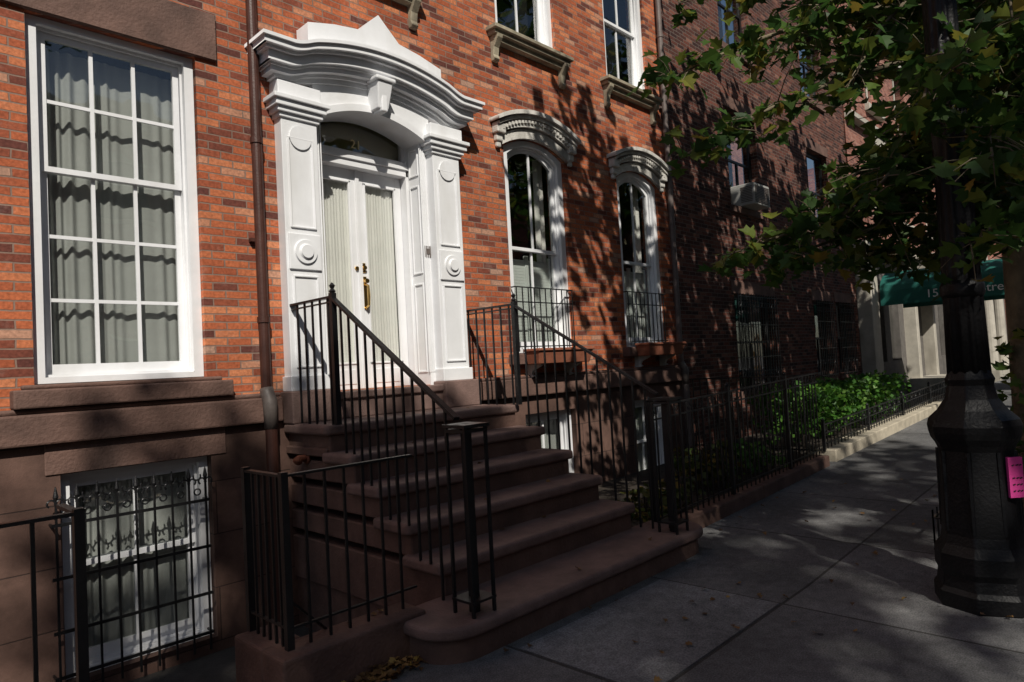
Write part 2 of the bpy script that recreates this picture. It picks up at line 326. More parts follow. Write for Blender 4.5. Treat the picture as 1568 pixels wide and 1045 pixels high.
b=MB(); b.box(.86,2.37,-.035,.2,4.202,4.60); b.done('window_lintel','brown',house,bevel=.008)
b=MB(); b.box(.90,2.37,-.12,.12,1.402,1.53); b.box(.96,2.31,-.05,.14,1.531,1.562); b.done('window_sill','brown',house,bevel=.012,seg=2)
b=MB(); b.box(1.08,2.32,-.042,.10,.932,1.149); b.done('basement_lintel','brown',house,bevel=.006)
window('parlor_window',1.04,2.20,1.565,4.20,0,house,3,2,3,3.12,curt='full')
window('basement_window',1.17,2.20,-.5,.93,0,house,2,1,1,.26,fw=.07,curt='full')
window('basement_window_b',5.9,6.85,-.45,.93,0,house,2,1,1,.26,curt='full')
window('basement_window_c',8.2,9.1,-.3,.93,0,house,2,1,1,.3,curt='full')
window('arched_window_a',5.80,6.92,1.665,4.18,AR,house,2,1,1,2.97,curt='side',yo=.03,fw=.09)
window('arched_window_b',8.13,9.20,1.705,4.18,AR,house,2,1,1,2.97,curt='side',yo=.03,fw=.09)
for i,(a,b_) in enumerate(Zup):
    window('upper_window_%d'%i,a,b_,5.582,7.7,0,house,2,1,1,6.6,curt=None,yo=.04)
    window('top_window_%d'%i,a,b_,8.702,10.6,0,house,2,1,1,9.6,curt='side',yo=.04)
def hood(tag,x0,x1):
    c=(x0+x1)/2
    def ring(n,ax,zs,rise,t,y,mat='white2'):
        o=arch(c-ax,c+ax,zs+t,rise,20); i_=arch(c-ax,c+ax,zs,rise,20)
        prism(n,i_[::-1]+o,[],y,-y-.001 if y<0 else .01,mat,house,bevel=.006)
    h=(x1-x0)/2
    ring(tag+'_band',h+.06,4.175,AR+.01,.12,-.05)
    ring(tag+'_mould',h+.12,4.295,AR+.02,.05,-.09)
    ring(tag+'_cyma',h+.17,4.38,AR+.03,.04,-.13)
    ring(tag+'_crown',h+.21,4.42,AR+.035,.05,-.17)
    d=MB()
    R_=arch(c-h-.08,c+h+.08,4.342,AR+.02,22)
    for (x,z) in R_: d.box(x-.02,x+.02,-.115,-.0,z,z+.04)
    d.done(tag+'_dentils','white2',house)
    d=MB()
    for sx in (-1,1):
        x=c+sx*(h+.11)
        d.box(x-.07,x+.07,-.11,0,4.29,4.41); d.box(x-.05,x+.05,-.07,0,4.20,4.29); d.box(x-.035,x+.035,-.05,0,4.13,4.20)
    d.done(tag+'_brackets','white2',house,bevel=.015,seg=2)
hood('hood_a',5.80,6.92); hood('hood_b',8.13,9.20)
def scroll(d,x,z,w=.1,hh=.34,p=.16):
    pts=[(0,-p),(.12,-p*.95),(.45,-p*.45),(.75,-p*.35),(.9,-p*.5),(1,-p*.3)]
    n=len(pts); vs=[];fs=[]
    for sx in(-1,1):
        for (t,y) in pts: vs.append((x+sx*w/2,y,z-t*hh))
        for (t,y) in reversed(pts): vs.append((x+sx*w/2,0,z-t*hh))
    m=2*n
    fs.append(tuple(range(m))); fs.append(tuple(range(m,2*m))[::-1])
    for k in range(m): fs.append((k,m+k,m+(k+1)%m,(k+1)%m))
    d.add(vs,fs)
d=MB()
for a,b_ in Zup:
    for zz in (5.58,8.70):
        d.box(a-.18,b_+.18,-.17,.06,zz-.05,zz); d.box(a-.15,b_+.15,-.13,.04,zz-.10,zz-.05); d.box(a-.12,b_+.12,-.08,.02,zz-.16,zz-.10)
        for x in (a-.07,b_+.07): scroll(d,x,zz-.10,.09,.30,.14)
d.done('upper_sills','tan',house,bevel=.006)
d=MB()
for a,b_ in Zup[:2]:
    d.box(a-.1,b_+.1,-.12,0,7.7,7.95); d.box(a-.1,b_+.1,-.12,0,10.6,10.85)
d.done('upper_lintels','white2',house,bevel=.01)
d=MB(); d.box(-6,XR,-.35,.3,H,H+.35); d.box(-6,XR,-.5,.3,H+.35,H+.5); d.box(-6,XR,.3,9,H,H+.2); d.done('roof_cornice','brown',house)
d=MB(); d.box(-6,-5.9,.3,9,-.7,H); d.box(9.5,XR-.01,1.4,9,-.7,H); d.box(-6,XR-.01,9,9.2,-.7,H); d.done('side_walls','brick',house)
for nm,(a,b_,z) in {'a':(5.80,6.92,1.665),'b':(8.13,9.20,1.705)}.items():
    d=MB(); d.box(a-.1,b_+.1,-.12,.1,z-.14,z-.004); d.done('arched_sill_'+nm,'brown',house,bevel=.012)
    d=MB(); 
    for zz in (z+.08,z+.62,z+.80): d.bar((a+.02,-.05,zz),(b_-.02,-.05,zz),.014)
    x=a+.04
    while x<b_-.02: d.bar((x,-.05,z+.02),(x,-.05,z+.80),.011); x+=.105
    for xx in (a+.02,b_-.02): d.bar((xx,.05,z+.8),(xx,-.05,z+.8),.014)
    d.done('window_guard_'+nm,'iron',house)
    fb=empty('flower_box'); d=MB()
    d.add([(a+.08,-.32,z-.14),(b_-.08,-.32,z-.14),(b_-.08,-.13,z-.14),(a+.08,-.13,z-.14),(a+.04,-.36,z+.03),(b_-.04,-.36,z+.03),(b_-.04,-.125,z+.03),(a+.04,-.125,z+.03)],[(0,3,2,1),(4,5,6,7),(0,1,5,4),(1,2,6,5),(2,3,7,6),(3,0,4,7)])
    d.box(a+.03,b_-.03,-.375,-.12,z+.01,z+.045); d.done('trough','terra',fb,bevel=.008)
    d=MB()
    for xx in (a+.2,b_-.2): scroll(d,xx,z-.14,.04,.16,.26)
    d.done('brackets','white2',fb)
# ---- door surround
XC=3.9
W='white'
d=MB()
for (xa,xb) in ((2.87,3.22),(4.58,4.95)):
    xm=(xa+xb)/2
    d.box(xa,xb,-.13,0,1.40,3.84)
    d.box(xa-.02,xb+.02,-.16,0,1.40,1.53)
    def fr(z0,z1,t=.018,i=.05):
        d.box(xa+i,xb-i,-.146,-.129,z0,z0+t); d.box(xa+i,xb-i,-.146,-.129,z1-t,z1); d.box(xa+i,xa+i+t,-.1455,-.129,z0,z1); d.box(xb-i-t,xb-i,-.1455,-.129,z0,z1)
    fr(1.6,2.42); fr(2.84,3.66)
    d.disc(xm,3.66,-.1450,-.128,.10,24); 
    d.box(xa+.02,xb-.02,-.150,-.1295,2.47,2.79)
    for (p,z0,z1) in ((.02,3.82,3.86),(.045,3.86,3.905),(.07,3.905,3.96),(.095,3.96,4.0),(.035,4.0,4.14)):
        d.box(xa-p,xb+p,-.13-p,0,z0+.0005,z1)
d.done('pilasters',W,house,bevel=.006,seg=2)
d=MB()
for xm in (3.045,4.765):
    d.disc(xm,2.63,-.168,-.149,.10,32,.112); 
d.done('medallion_rings',W,house,smooth=False,bevel=.005,seg=2)
d=MB()
for xm in (3.045,4.765): d.disc(xm,2.63,-.188,-.165,.05,24,.075)
d.done('medallion_bosses',W,house,bevel=.008,seg=2)
HW=.98
def off(x):
    u=min(abs(x-XC)/HW,1)
    a=.19*(1-u*u); 
    if u>.8: a=.19*(1-.64)*(1-((u-.8)/.2))**1.5 
    return a
def crn(tag,hx,z0,z1,proj):
    n=60; xs=[XC-hx+2*hx*i/n for i in range(n+1)]
    lo=[(x,z0+off(x)) for x in xs]; hi=[(x,z1+off(x)) for x in reversed(xs)]
    prism('door_cornice_'+tag,lo+hi,[],-proj,proj-.0015,W,house,bevel=.006,seg=2)
for i,(p,z0,z1) in enumerate(((.08,4.12,4.165),(.11,4.165,4.195),(.17,4.195,4.235),(.19,4.235,4.255),(.23,4.255,4.335),(.27,4.335,4.36),(.31,4.36,4.41),(.335,4.41,4.44))):
    crn('%d'%i,.99+p*.85,z0,z1,p+.03)
n=30; x0,x1=3.221,4.579
lo=[(x0+(x1-x0)*i/n, 3.93+.20*math.sin(math.pi*i/n)**.8) for i in range(n+1)]
hi=[(x,4.13+off(x)) for x,_ in reversed(lo)]
prism('arch_frieze',lo+hi,[],-.09,.089,W,house,bevel=.005)
lo2=[(x,z-.04) for x,z in lo]; prism('arch_soffit',lo2+[(x,z+.03) for x,z in reversed(lo)],[],-.11,.36,W,house,bevel=.005)
top=[(XC-.78,4.44+.28),(XC-.5,4.44+.35),(XC-.22,4.44+.39),(XC-.12,4.44+.50),(XC,4.44+.61),(XC+.12,4.44+.50),(XC+.24,4.44+.39),(XC+.5,4.44+.35),(XC+.78,4.44+.28)]
bot=[(XC+.78-1.56*i/24,4.43+off(XC+.78-1.56*i/24)) for i in range(25)]
prism('cornice_gable',top+bot,[],-.22,.20,W,house,bevel=.01,seg=2)
d=MB()
d.add([(XC-.06,-.24,4.10),(XC+.06,-.24,4.10),(XC+.06,0,4.10),(XC-.06,0,4.10),(XC-.09,-.29,4.36),(XC+.09,-.29,4.36),(XC+.09,0,4.36),(XC-.09,0,4.36)],[(0,3,2,1),(4,5,6,7),(0,1,5,4),(1,2,6,5),(2,3,7,6),(3,0,4,7)])
d.box(XC-.115,XC+.115,-.31,0,4.36,4.40); d.box(XC-.035,XC+.035,-.265,-.1,4.07,4.28)
d.done('keystone',W,house,bevel=.012,seg=2)
d=MB()
yd=.30
for sx in (-1,1):
    xi=XC+sx*.679; xo=XC+sx*.60
    d.box(min(xi,xo),max(xi,xo),-.02,.34,1.36,4.12)
    xo2=XC+sx*.565; d.box(min(xo,xo2),max(xo,xo2),.20,.34,1.36,3.80)
    for (z0,z1) in ((1.5,2.45),(2.55,3.5),(3.6,3.9)):
        xs=xo-sx*.0; 
        d.box(min(xs,xs-sx*.012),max(xs,xs-sx*.012),.02,.04,z0,z1); d.box(min(xs,xs-sx*.012),max(xs,xs-sx*.012),.16,.18,z0,z1)
        d.box(min(xs,xs-sx*.012),max(xs,xs-sx*.012),.041,.159,z0,z0+.02); d.box(min(xs,xs-sx*.012),max(xs,xs-sx*.012),.041,.159,z1-.02,z1)
    for k in range(4):
        xf=XC+sx*(.585+.022*k); d.box(xf-.006,xf+.006,-.03,-.019,1.5,3.9)
d.box(XC-.6,XC+.6,.20,.36,3.62,3.69); d.box(XC-.6,XC+.6,.18,.35,3.69,3.73); d.box(XC-.6,XC+.6,.21,.35,3.73,3.78)
d.done('door_jambs',W,house,bevel=.004)
prism('transom_frame',[(XC-.6,3.781),(XC+.6,3.781)]+arch(XC-.6,XC+.6,4.1,.18),[([(XC-.56,3.80),(XC+.56,3.80)]+arch(XC-.56,XC+.56,4.06,.17))[::-1]],.25,.06,'white',house)
prism('transom_glass',[(XC-.57,3.79),(XC+.57,3.79)]+arch(XC-.57,XC+.57,4.07,.18),[],.285,.003,'glass',house)
d=MB(); d.box(XC-.6,XC+.6,.315,.335,3.785,4.3); d.done('transom_dark',plain('transom_blind',(.20,.17,.075),.8,.2,4,0),house)
def text(s,size,loc,rot,mat,parent,name,ext=.003):
    cu=bpy.data.curves.new(name,'FONT'); cu.body=s; cu.size=size; cu.extrude=ext; cu.align_x='CENTER'; cu.align_y='CENTER'
    o=bpy.data.objects.new('t',cu); C.collection.objects.link(o)
    me=bpy.data.meshes.new_from_object(o.evaluated_get(C.evaluated_depsgraph_get())); bpy.data.objects.remove(o)
    me.transform(Matrix.Translation(loc)@Matrix(rot).to_4x4()); me.materials.clear()
    return link(me,name,mat,parent)
RX=Matrix.Rotation(math.pi/2,3,'X')
text('21',.13,(XC-.0,.276,3.88),RX,'gold',house,'house_number')
d=MB()
for sx,x0_,x1_ in ((-1,XC-.56,XC-.004),(1,XC+.004,XC+.56)):
    st=.075
    d.box(x0_,x0_+st,yd,yd+.05,1.37,3.62); d.box(x1_-st,x1_,yd,yd+.05,1.37,3.62)
    d.box(x0_+st,x1_-st,yd,yd+.05,3.50,3.62); d.box(x0_+st,x1_-st,yd,yd+.05,1.37,1.62)
    d.box(x0_+st+.02,x1_-st-.02,yd-.008,yd+.03,1.42,1.57)
    for (a1,b1,c1,d1) in ((x0_+st,x0_+st+.022,1.62,3.50),(x1_-st-.022,x1_-st,1.62,3.50),(x0_+st,x1_-st,1.62,1.642),(x0_+st,x1_-st,3.478,3.50)):
        d.box(a1,b1,yd-.012,yd+.02,c1,d1)
d.box(XC-.022,XC+.022,yd-.02,yd,1.37,3.62)
d.done('double_doors',W,house,bevel=.004)
for sx,x0_,x1_ in ((-1,XC-.485,XC-.08),(1,XC+.08,XC+.485)):
    curtain('door_pleats',x0_,x1_,1.63,3.5,yd+.052,'curtainw',house,amp=.005,wl=.035)
d=MB(); d.box(XC-.48,XC+.48,yd+.03,yd+.034,1.63,3.5); d.done('door_glass','glass',house)
d=MB(); d.box(XC-.65,XC+.65,yd+.12,yd+.14,1.3,3.8); d.done('hall_dark','dark',house)
d=MB()
hx=XC+.042
d.box(hx-.024,hx+.024,yd-.012,yd-.001,2.18,2.52); d.box(hx-.02,hx+.02,yd-.012,yd-.001,2.56,2.66); d.disc(hx,2.61,yd-.035,yd-.01,.018,16)
d.disc(hx,2.47,yd-.06,yd-.01,.022,16)
d.tube([(hx,yd-.012,2.44),(hx,yd-.07,2.42),(hx,yd-.075,2.32),(hx,yd-.07,2.22),(hx,yd-.012,2.19)],[.012,.013,.016,.012,.01],10)
d.disc(XC-.045,2.60,yd-.02,yd-.001,.017,16)
d.done('door_hardware','brass',house,smooth=False,bevel=.003)
d=MB(); d.box(4.50,4.575,-.028,-.02,2.72,2.84); d.box(4.515,4.56,-.034,-.027,2.75,2.81); d.done('doorbell_panel','zinc',house)
d=MB()
d.box(2.82,3.27,-.22,.0,1.121,1.40); d.box(4.53,5.0,-.22,.0,1.121,1.40)
d.box(3.271,4.529,-.17,.4,1.121,1.36); d.box(3.28,4.52,-.20,.0,1.30,1.366)
d.done('door_plinths','step',house,bevel=.012,seg=2)
# basement window bars
gd=empty('window_bar_grille'); d=MB()
xs_=[1.12+.124*i for i in range(9)]
GT=.76
for x in xs_: d.bar((x,-.12,-.55),(x,-.12,GT),.014)
for z in (-.42,-.12,.24,.60): d.bar((1.09,-.12,z),(2.14,-.12,z),.012,.022)
for z in (-.42,.6):
    for xx in (1.10,2.13): d.bar((xx,-.12,z),(xx,-.02,z),.014)
def ring(d,cx,y,cz,r,t=.006,a0=0,a1=2*math.pi,seg=12):
    d.tube([(cx+r*math.cos(a0+(a1-a0)*i/seg),y,cz+r*math.sin(a0+(a1-a0)*i/seg)) for i in range(seg+1)],t,5)
for i,x in enumerate(xs_):
    d.lathe((x,-.12,GT),[(.006,0),(.018,.03),(.004,.10)],8)
    ring(d,x-.027,-.12,GT-.01,.024,.007,-.5,4.2); ring(d,x+.027,-.12,GT-.01,.024,.007,-1.0,3.7)
    if i<8: ring(d,x+.062,-.12,GT+.03,.028,.006,-3.6,.5); ring(d,x+.062,-.12,.67,.024,.006)
d.done('bars','iron',gd)
# downspouts
for (x,zb,pm) in ((2.665,-.6,'pipe'),(9.48,.1,'pipe2')):
    ds=empty('downspout'); d=MB()
    d.tube([(x,-.075,1.42),(x,-.075,11.4)],.045,16); 
    z=2.0
    while z<11: d.tube([(x,-.075,z),(x,-.075,z+.05)],.054,16); z+=1.55
    for z in (2.7,5.5,8.5): d.box(x-.07,x+.07,-.05,0,z,z+.03)
    d.tube([(x,-.135,zb),(x,-.135,1.28)],.05,16)
    d.done('pipe',pm,ds,smooth=False)
    d=MB(); d.tube([(x,-.075,1.44),(x,-.085,1.40),(x,-.13,1.33),(x,-.135,1.1)],[.056,.058,.06,.056],16); d.done('boot','zinc',ds,smooth=True)
# ------------------------------------------------------------------ stoop
st=empty('front_stoop')
zs=[.02,.24,.46,.68,.90,1.12]; ys=[-2.60,-2.11,-1.77,-1.43,-1.09,-.75]
def roundrect(x0,x1,y0,yb,r,n=10):
    return [(x0,yb),(x0,y0+r)]+[(x0+r-r*math.cos(t),y0+r-r*math.sin(t)) for t in [math.pi/2*i/n for i in range(1,n)]]+[(x0+r,y0),(x1-r,y0)]+[(x1-r+r*math.sin(t),y0+r-r*math.cos(t)) for t in [math.pi/2*i/n for i in range(1,n)]]+[(x1,y0+r),(x1,yb)]
d=MB(); d.extr(roundrect(2.46,5.50,ys[0]+.04,-2.04,.26),-.25,-.06); 
d2=MB(); d2.extr(roundrect(2.42,5.54,ys[0],-2.03,.28),-.06,.02); d2.done('tread_1','step',st,bevel=.03,seg=4)
d.box(2.90,5.0,-2.06,0,-.7,.019)
for k in range(1,6):
    d.box(2.87,5.03,ys[k]+.035,0.0-.031,zs[k-1]-.02 if k>1 else -.2,zs[k]-.08)
    t=MB(); t.extr(roundrect(2.82,5.08,ys[k],(ys[k+1]+.1) if k<5 else -.032,.05,5),zs[k]-.085,zs[k]); t.done('tread_%d'%(k+1),'step',st,bevel=.028,seg=4)
d.box(2.84,5.06,-.70,-.031,.86,.93)
d.done('body','brown',st,bevel=.01)
vp=empty('vent_pipe'); d=MB(); d.tube([(2.88,-.35,.84),(2.79,-.35,.84),(2.765,-.37,.825)],[.03,.03,.04],14); d.tube([(2.865,-.35,.84),(2.85,-.35,.84)],.05,14); d.done('pipe_stub','terra',vp,smooth=True)
def newel(d,x,y,z0,z1,w=.085):
    for sx in(-1,1):
        for sy in(-1,1): d.box(x+sx*w-.009,x+sx*w+.009,y+sy*w-.009,y+sy*w+.009,z0,z1-.02)
    d.box(x-.024,x+.024,y-.024,y+.024,z0,z1)
    d.box(x-w-.02,x+w+.02,y-w-.02,y+w+.02,z1-.02,z1); d.box(x-w-.01,x+w+.01,y-w-.01,y+w+.01,z1-.05,z1-.03)
    d.box(x-w-.012,x+w+.012,y-w-.012,y+w+.012,z0+.08,z0+.095)
for side,(xt,xb) in enumerate(((2.90,2.80),(5.0,5.12))):
    r=empty('stair_railing'); d=MB()
    yt,zt=-.80,2.16; yb,zb=-2.36,1.20
    d.bar((xt,0,zt-.01),(xt,yt,zt-.01),.045,.018); d.bar((xt,0,zt-.05),(xt,yt,zt-.05),.02,.012)
    y=-.10
    while y>yt+.05: d.bar((xt,y,1.12),(xt,y,zt),.015); y-=.125
    d.box(xt-.022,xt+.022,yt-.022,yt+.022,1.12,zt+.02); d.lathe((xt,yt,zt+.02),[(.02,0),(.03,.015),(.012,.035),(.026,.06),(.004,.085)],12)
    d.bar((xt,yt,zt-.02),(xb,yb,zb),.045,.02)
    n=13
    for i in range(1,n):
        t=i/n; y=yt+(yb-yt)*t; x=xt+(xb-xt)*t; z=zt+(zb-zt)*t
        zz=max([zs[k] for k in range(6) if ys[k]<=y+.001] or [.02])
        d.bar((x,y,zz-.01),(x,y,z-.01),.015)
    newel(d,xb,-2.44,.02,1.17)
    d.done('ironwork','iron',r)
# ------------------------------------------------------------------ terrain
def gz(x): return -.2 if x<5 else (-.2+.033*(min(x,22)-5))
def strip(name,xs,y0,y1,dz,mat,parent=None,th=None):
    d=MB()
    for a,b_ in zip(xs[:-1],xs[1:]):
        za,zb=gz(a)+dz,gz(b_)+dz
        if th: d.add([(a,y0,za-th),(b_,y0,zb-th),(b_,y1,zb-th),(a,y1,za-th),(a,y0,za),(b_,y0,zb),(b_,y1,zb),(a,y1,za)],[(0,3,2,1),(4,5,6,7),(0,1,5,4),(1,2,6,5),(2,3,7,6),(3,0,4,7)])
        else: d.add([(a,y0,za),(b_,y0,zb),(b_,y1,zb),(a,y1,za)],[(0,1,2,3)])
    return d.done(name,mat,parent)
BR=[-60,5,9,13,17,22,120]
d=MB()
for a,b_ in zip([-300]+BR,BR+[300]):
    for (y0,y1) in ((-300,-6.3),):
        za,zb=gz(a)-.26,gz(b_)-.26
        d.add([(a,y0,za),(b_,y0,zb),(b_,y1,zb),(a,y1,za)],[(0,1,2,3)])
d.box(-300,300,-6.3,300,-.78,-.72)
d.done('ground','groundm')
strip('road',BR,-15.2,-6.25,-.14,'asphalt')
strip('kerb',BR,-6.25,-6.08,-.004,'curb',th=.3)
strip('sidewalk',[-60,1.66],-6.08,-2.2,0,'side',th=.4)
strip('sidewalk',[1.66,2.5,5,9,13,17,22,120],-6.08,-2.05,.0005,'side',th=.4)
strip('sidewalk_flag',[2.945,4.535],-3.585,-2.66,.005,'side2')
strip('kerb',BR,-15.37,-15.2,-.004,'curb',th=.3)
strip('sidewalk',BR,-20,-15.37,0,'side',th=.3)
d=MB(); d.box(-6,2.9,-2.2,-.03,-.70,-.62); d.done('areaway_floor','area')
d=MB()
d.add([(5.02,-2.1,-.16),(9.6,-2.1,-.05),(9.6,-.03,-.05),(5.02,-.03,-.16)],[(0,1,2,3)]); d.add([(9.6,-2.1,-.02),(19,-2.1,.28),(19,.0,.28),(9.6,.0,-.02)],[(0,1,2,3)])
d.done('garden_soil','soil')
# ------------------------------------------------------------------ front area curb and fence
fc=empty('iron_fence'); d=MB()
d.box(1.66,2.60,-2.22,-1.97,-.65,.05); d.box(1.66,1.90,-1.97,-1.62,-.65,.05); 
d.done('stone_curb','brown',fc,bevel=.02,seg=3)
d=MB()
yf=-2.10; zt=.98
d.bar((1.76,yf,zt),(2.62,yf,zt),.035,.014); d.bar((1.76,yf,.16),(2.62,yf,.16),.02,.012)
x=1.76
while x<2.6: d.bar((x,yf,.04),(x,yf,zt),.014); x+=.125
d.box(1.74,1.78,yf-.02,yf+.02,.04,zt+.02)
d.bar((1.76,yf,zt),(1.76,-1.64,zt),.035,.014); d.bar((1.76,yf,.16),(1.76,-1.64,.16),.02,.012)
y=yf
while y<-1.62: d.bar((1.76,y,.04),(1.76,y,zt),.014); y+=.075
d.box(1.74,1.78,-1.66,-1.62,.04,zt+.02)
d.bar((1.78,-2.09,.30),(2.05,-1.99,.04),.012); 
d.done('ironwork','iron',fc)
fl=empty('iron_fence'); d=MB()
d.bar((-2,-2.2,.98),(.77,-2.2,.98),.035,.016); d.bar((-2,-2.2,.0),(.77,-2.2,.0),.02,.012)
x=.77
while x>-2: d.bar((x,-2.2,-.2),(x,-2.2,.98),.016); x-=.16
d.box(.755,.795,-2.22,-2.18,-.2,1.0)
d.bar((.775,-2.2,.98),(.775,-1.9,.98),.035,.016)
d.done('ironwork','iron',fl)
def fence(x0,x1,y,top,sp,mat='iron',cm='brown',ch=.14,cw=.2,finial=True):
    f=empty('iron_fence'); c=MB(); d=MB(); n=max(1,int((x1-x0)/2))
    for i in range(n):
        a=x0+(x1-x0)*i/n; b_=x0+(x1-x0)*(i+1)/n; za,zb=gz(a),gz(b_)
        b2=b_-.006
        c.add([(a,y-cw/2,za-.2),(b2,y-cw/2,zb-.2),(b2,y+cw/2,zb-.2),(a,y+cw/2,za-.2),(a,y-cw/2,za+ch),(b2,y-cw/2,zb+ch),(b2,y+cw/2,zb+ch),(a,y+cw/2,za+ch)],[(0,3,2,1),(4,5,6,7),(0,1,5,4),(1,2,6,5),(2,3,7,6),(3,0,4,7)])
        for (o,w) in ((top,.03),(top-.12,.014),(ch+.08,.018)): d.bar((a,y,za+o),(b_,y,zb+o),w,.014)
    c.done('stone_curb',cm,f,bevel=.015,seg=2)
    x=x0; k=0
    while x<=x1:
        z=gz(x)
        if k%14==0: d.box(x-.02,x+.02,y-.02,y+.02,z+ch-.02,z+top+.05); d.lathe((x,y,z+top+.05),[(.018,0),(.028,.02),(.005,.05)],8)
        else: d.bar((x,y,z+ch-.02),(x,y,z+top),.013)
        if finial and k%2==0: ring(d,x+sp/2,y,z+top-.06,.03,.005,seg=8)
        x+=sp; k+=1
    d.done('ironwork','iron',f); return f
fence(5.35,9.5,-2.12,1.25,.11)
fence(9.8,17.2,-2.05,.50,.14,cm='curb',ch=.16,cw=.3)
f=empty('iron_fence'); d=MB()
for o in (1.22,.2): d.bar((9.5,-2.12,gz(9.5)+o),(9.5,-.05,gz(9.5)+o),.02)
y=-2.05
while y<-.1: d.bar((9.5,y,gz(9.5)),(9.5,y,gz(9.5)+1.22),.013); y+=.12
d.done('ironwork','iron',f)
# ------------------------------------------------------------------ foliage generators
LT=np.array([(.0,.0),(.08,.22),(.30,.52),(.40,.27),(.66,.38),(.70,.14),(1.0,0),(.70,-.14),(.66,-.38),(.40,-.27),(.30,-.52),(.08,-.22)])
def leaves(name,P,size,mat,parent,detailed=True,upb=.6,jit=.3):
    P=np.asarray(P); n=len(P)
    nr=rng.normal(size=(n,3)); nr[:,2]=np.abs(nr[:,2])*1+upb; nr/=np.linalg.norm(nr,axis=1)[:,None]
    t=rng.normal(size=(n,3)); t[:,2]-=.5; u=t-(t*nr).sum(1)[:,None]*nr; u/=np.linalg.norm(u,axis=1)[:,None]
    v=np.cross(nr,u); s=size*(1+jit*rng.uniform(-1,1,n))
    if detailed:
        T=np.vstack([LT,[(.42,0)]]); h=np.abs(T[:,1])*.35-.12*T[:,0]**2
        fold=rng.uniform(.2,1.6,n)
        V=P[:,None,:]+s[:,None,None]*(T[None,:,0,None]*u[:,None,:]+T[None,:,1,None]*v[:,None,:]+(h[None,:]*fold[:,None])[:,:,None]*nr[:,None,:])
        k=13; F=[(12,i,(i+1)%12) for i in range(12)]
    else:
        T=np.array([(0,0),(.45,.42),(1,0),(.45,-.42)]); V=P[:,None,:]+s[:,None,None]*(T[None,:,0,None]*u[:,None,:]+T[None,:,1,None]*v[:,None,:])
        k=4; F=[(0,1,2,3)]
    V=V.reshape(-1,3); F=np.array(F); A=(F[None]+(np.arange(n)*k)[:,None,None]).reshape(-1,F.shape[1])
    me=bpy.data.meshes.new(name); me.from_pydata(V.tolist(),[],A.tolist()); me.update()
    return link(me,name,mat,parent)
def bez(p0,p1,p2,n=10):
    p0,p1,p2=map(Vector,(p0,p1,p2)); return [p0*(1-t)**2+p1*2*t*(1-t)+p2*t*t for t in [i/n for i in range(n+1)]]
tree=empty('street_tree')
tb=MB()
TX,TY=6.85,-4.80
trunk=[(TX+.08,TY,-.25),(TX+.03,TY,.3),(TX,TY,1.2),(TX+.03,TY+.0,2.2),(TX-.03,TY-.02,3.2),(TX-.1,TY-.1,4.6),(TX-.3,TY-.4,6.2),(TX-.5,TY-.7,8)]
tb.tube(trunk,[.24,.18,.16,.15,.14,.12,.10,.06],16)
tips=[(4.43,-3.10,3.57),(4.35,-3.2,2.95),(4.99,-3.59,2.2),(5.61,-3.94,2.15),(6.34,-4.27,2.2),(4.88,-2.95,4.36),(5.32,-3.31,3.85),(5.65,-3.88,2.7),(5.98,-3.84,3.74),(6.43,-4.26,3.0),(5.6,-4.73,2.45),(6.15,-4.86,3.43),(6.17,-3.51,4.5),(6.8,-4.17,4.44),(5.6,-3.2,4.6),(7.6,-3.9,3.4),(8.2,-4.2,2.8),(7.2,-3.3,4.2),(8.3,-3.2,4.6),(6.0,-4.4,4.2),(5.3,-3.75,2.5),(7.0,-4.2,2.4),
 (4.64,-4.80,3.1),(4.67,-4.95,2.55),(4.59,-4.6,2.84),(5.04,-4.75,2.12),(5.0,-4.2,2.5),(5.3,-4.1,3.5),(5.0,-3.9,3.9),(4.7,-3.35,2.25),(5.4,-4.9,3.0),(5.5,-5.0,3.6),(5.7,-4.4,3.2),(5.5,-4.1,2.4),(6.0,-4.0,2.5)]
LP=[]
for tpx in tips:
    t=Vector(tpx); low=t.z<2.35
    z0=min(5.2,max(2.7,t.z+.5+random.uniform(-.2,.5)))
    o=Vector((TX-.08,TY-.05,z0)); mid=(o+t)/2+Vector((random.uniform(-.2,.2),random.uniform(-.2,.2),(.35+.2*random.random()) if not low else -.05))
    path=bez(o,mid,t,14); L=(t-o).length
    tb.tube(path,[.026*(1-i/16)+.004 for i in range(15)],6)
    for i in range(3,15):
        p=path[i]
        for k in range(2 if i<9 else 4):
            if random.random()<.12 and i<10: continue
            dr=Vector((random.gauss(0,1),random.gauss(0,1),random.gauss(-.15,.6))).normalized()
            l=random.uniform(.12,.46 if not low else .32); q=p+dr*l; q.z-=.1*l
            tb.tube([p,(p+q)/2+Vector((0,0,.03)),q],[.006,.004,.0025],4,cap=False)
            for m_ in range(random.randint(3,5)):
                s_=random.random()**.6; LP.append(tuple(p.lerp(q,s_)+Vector((random.gauss(0,.045),random.gauss(0,.045),random.gauss(0,.04)))))
leaves('foliage_low',LP,.125,'leaf',tree,True)
def crown(centers,nc,rad,sz,name,par,nl=26,cl=.45,detailed=False):
    P=[]
    for (c,r,w) in centers:
        for _ in range(int(nc*w)):
            while True:
                q=rng.uniform(-1,1,3)
                if .25<np.linalg.norm(q)<1: break
            cc=np.array(c)+q*np.array(r)
            P.append(cc+rng.normal(size=(nl,3))*cl*np.array([1,1,.6])*rng.uniform(.6,1.2))
    leaves(name,np.vstack(P),sz,'leaf',par,detailed,jit=.4)
crown([((6.3,-5.2,7.9),(2.5,2.5,1.6),.8),((9.6,-5.0,7.8),(3,2.8,2.6),1.8),((13.5,-5.0,7.3),(3,2.8,2.8),1.8)],46,0,.24,'foliage_upper',tree,nl=42,cl=.38)
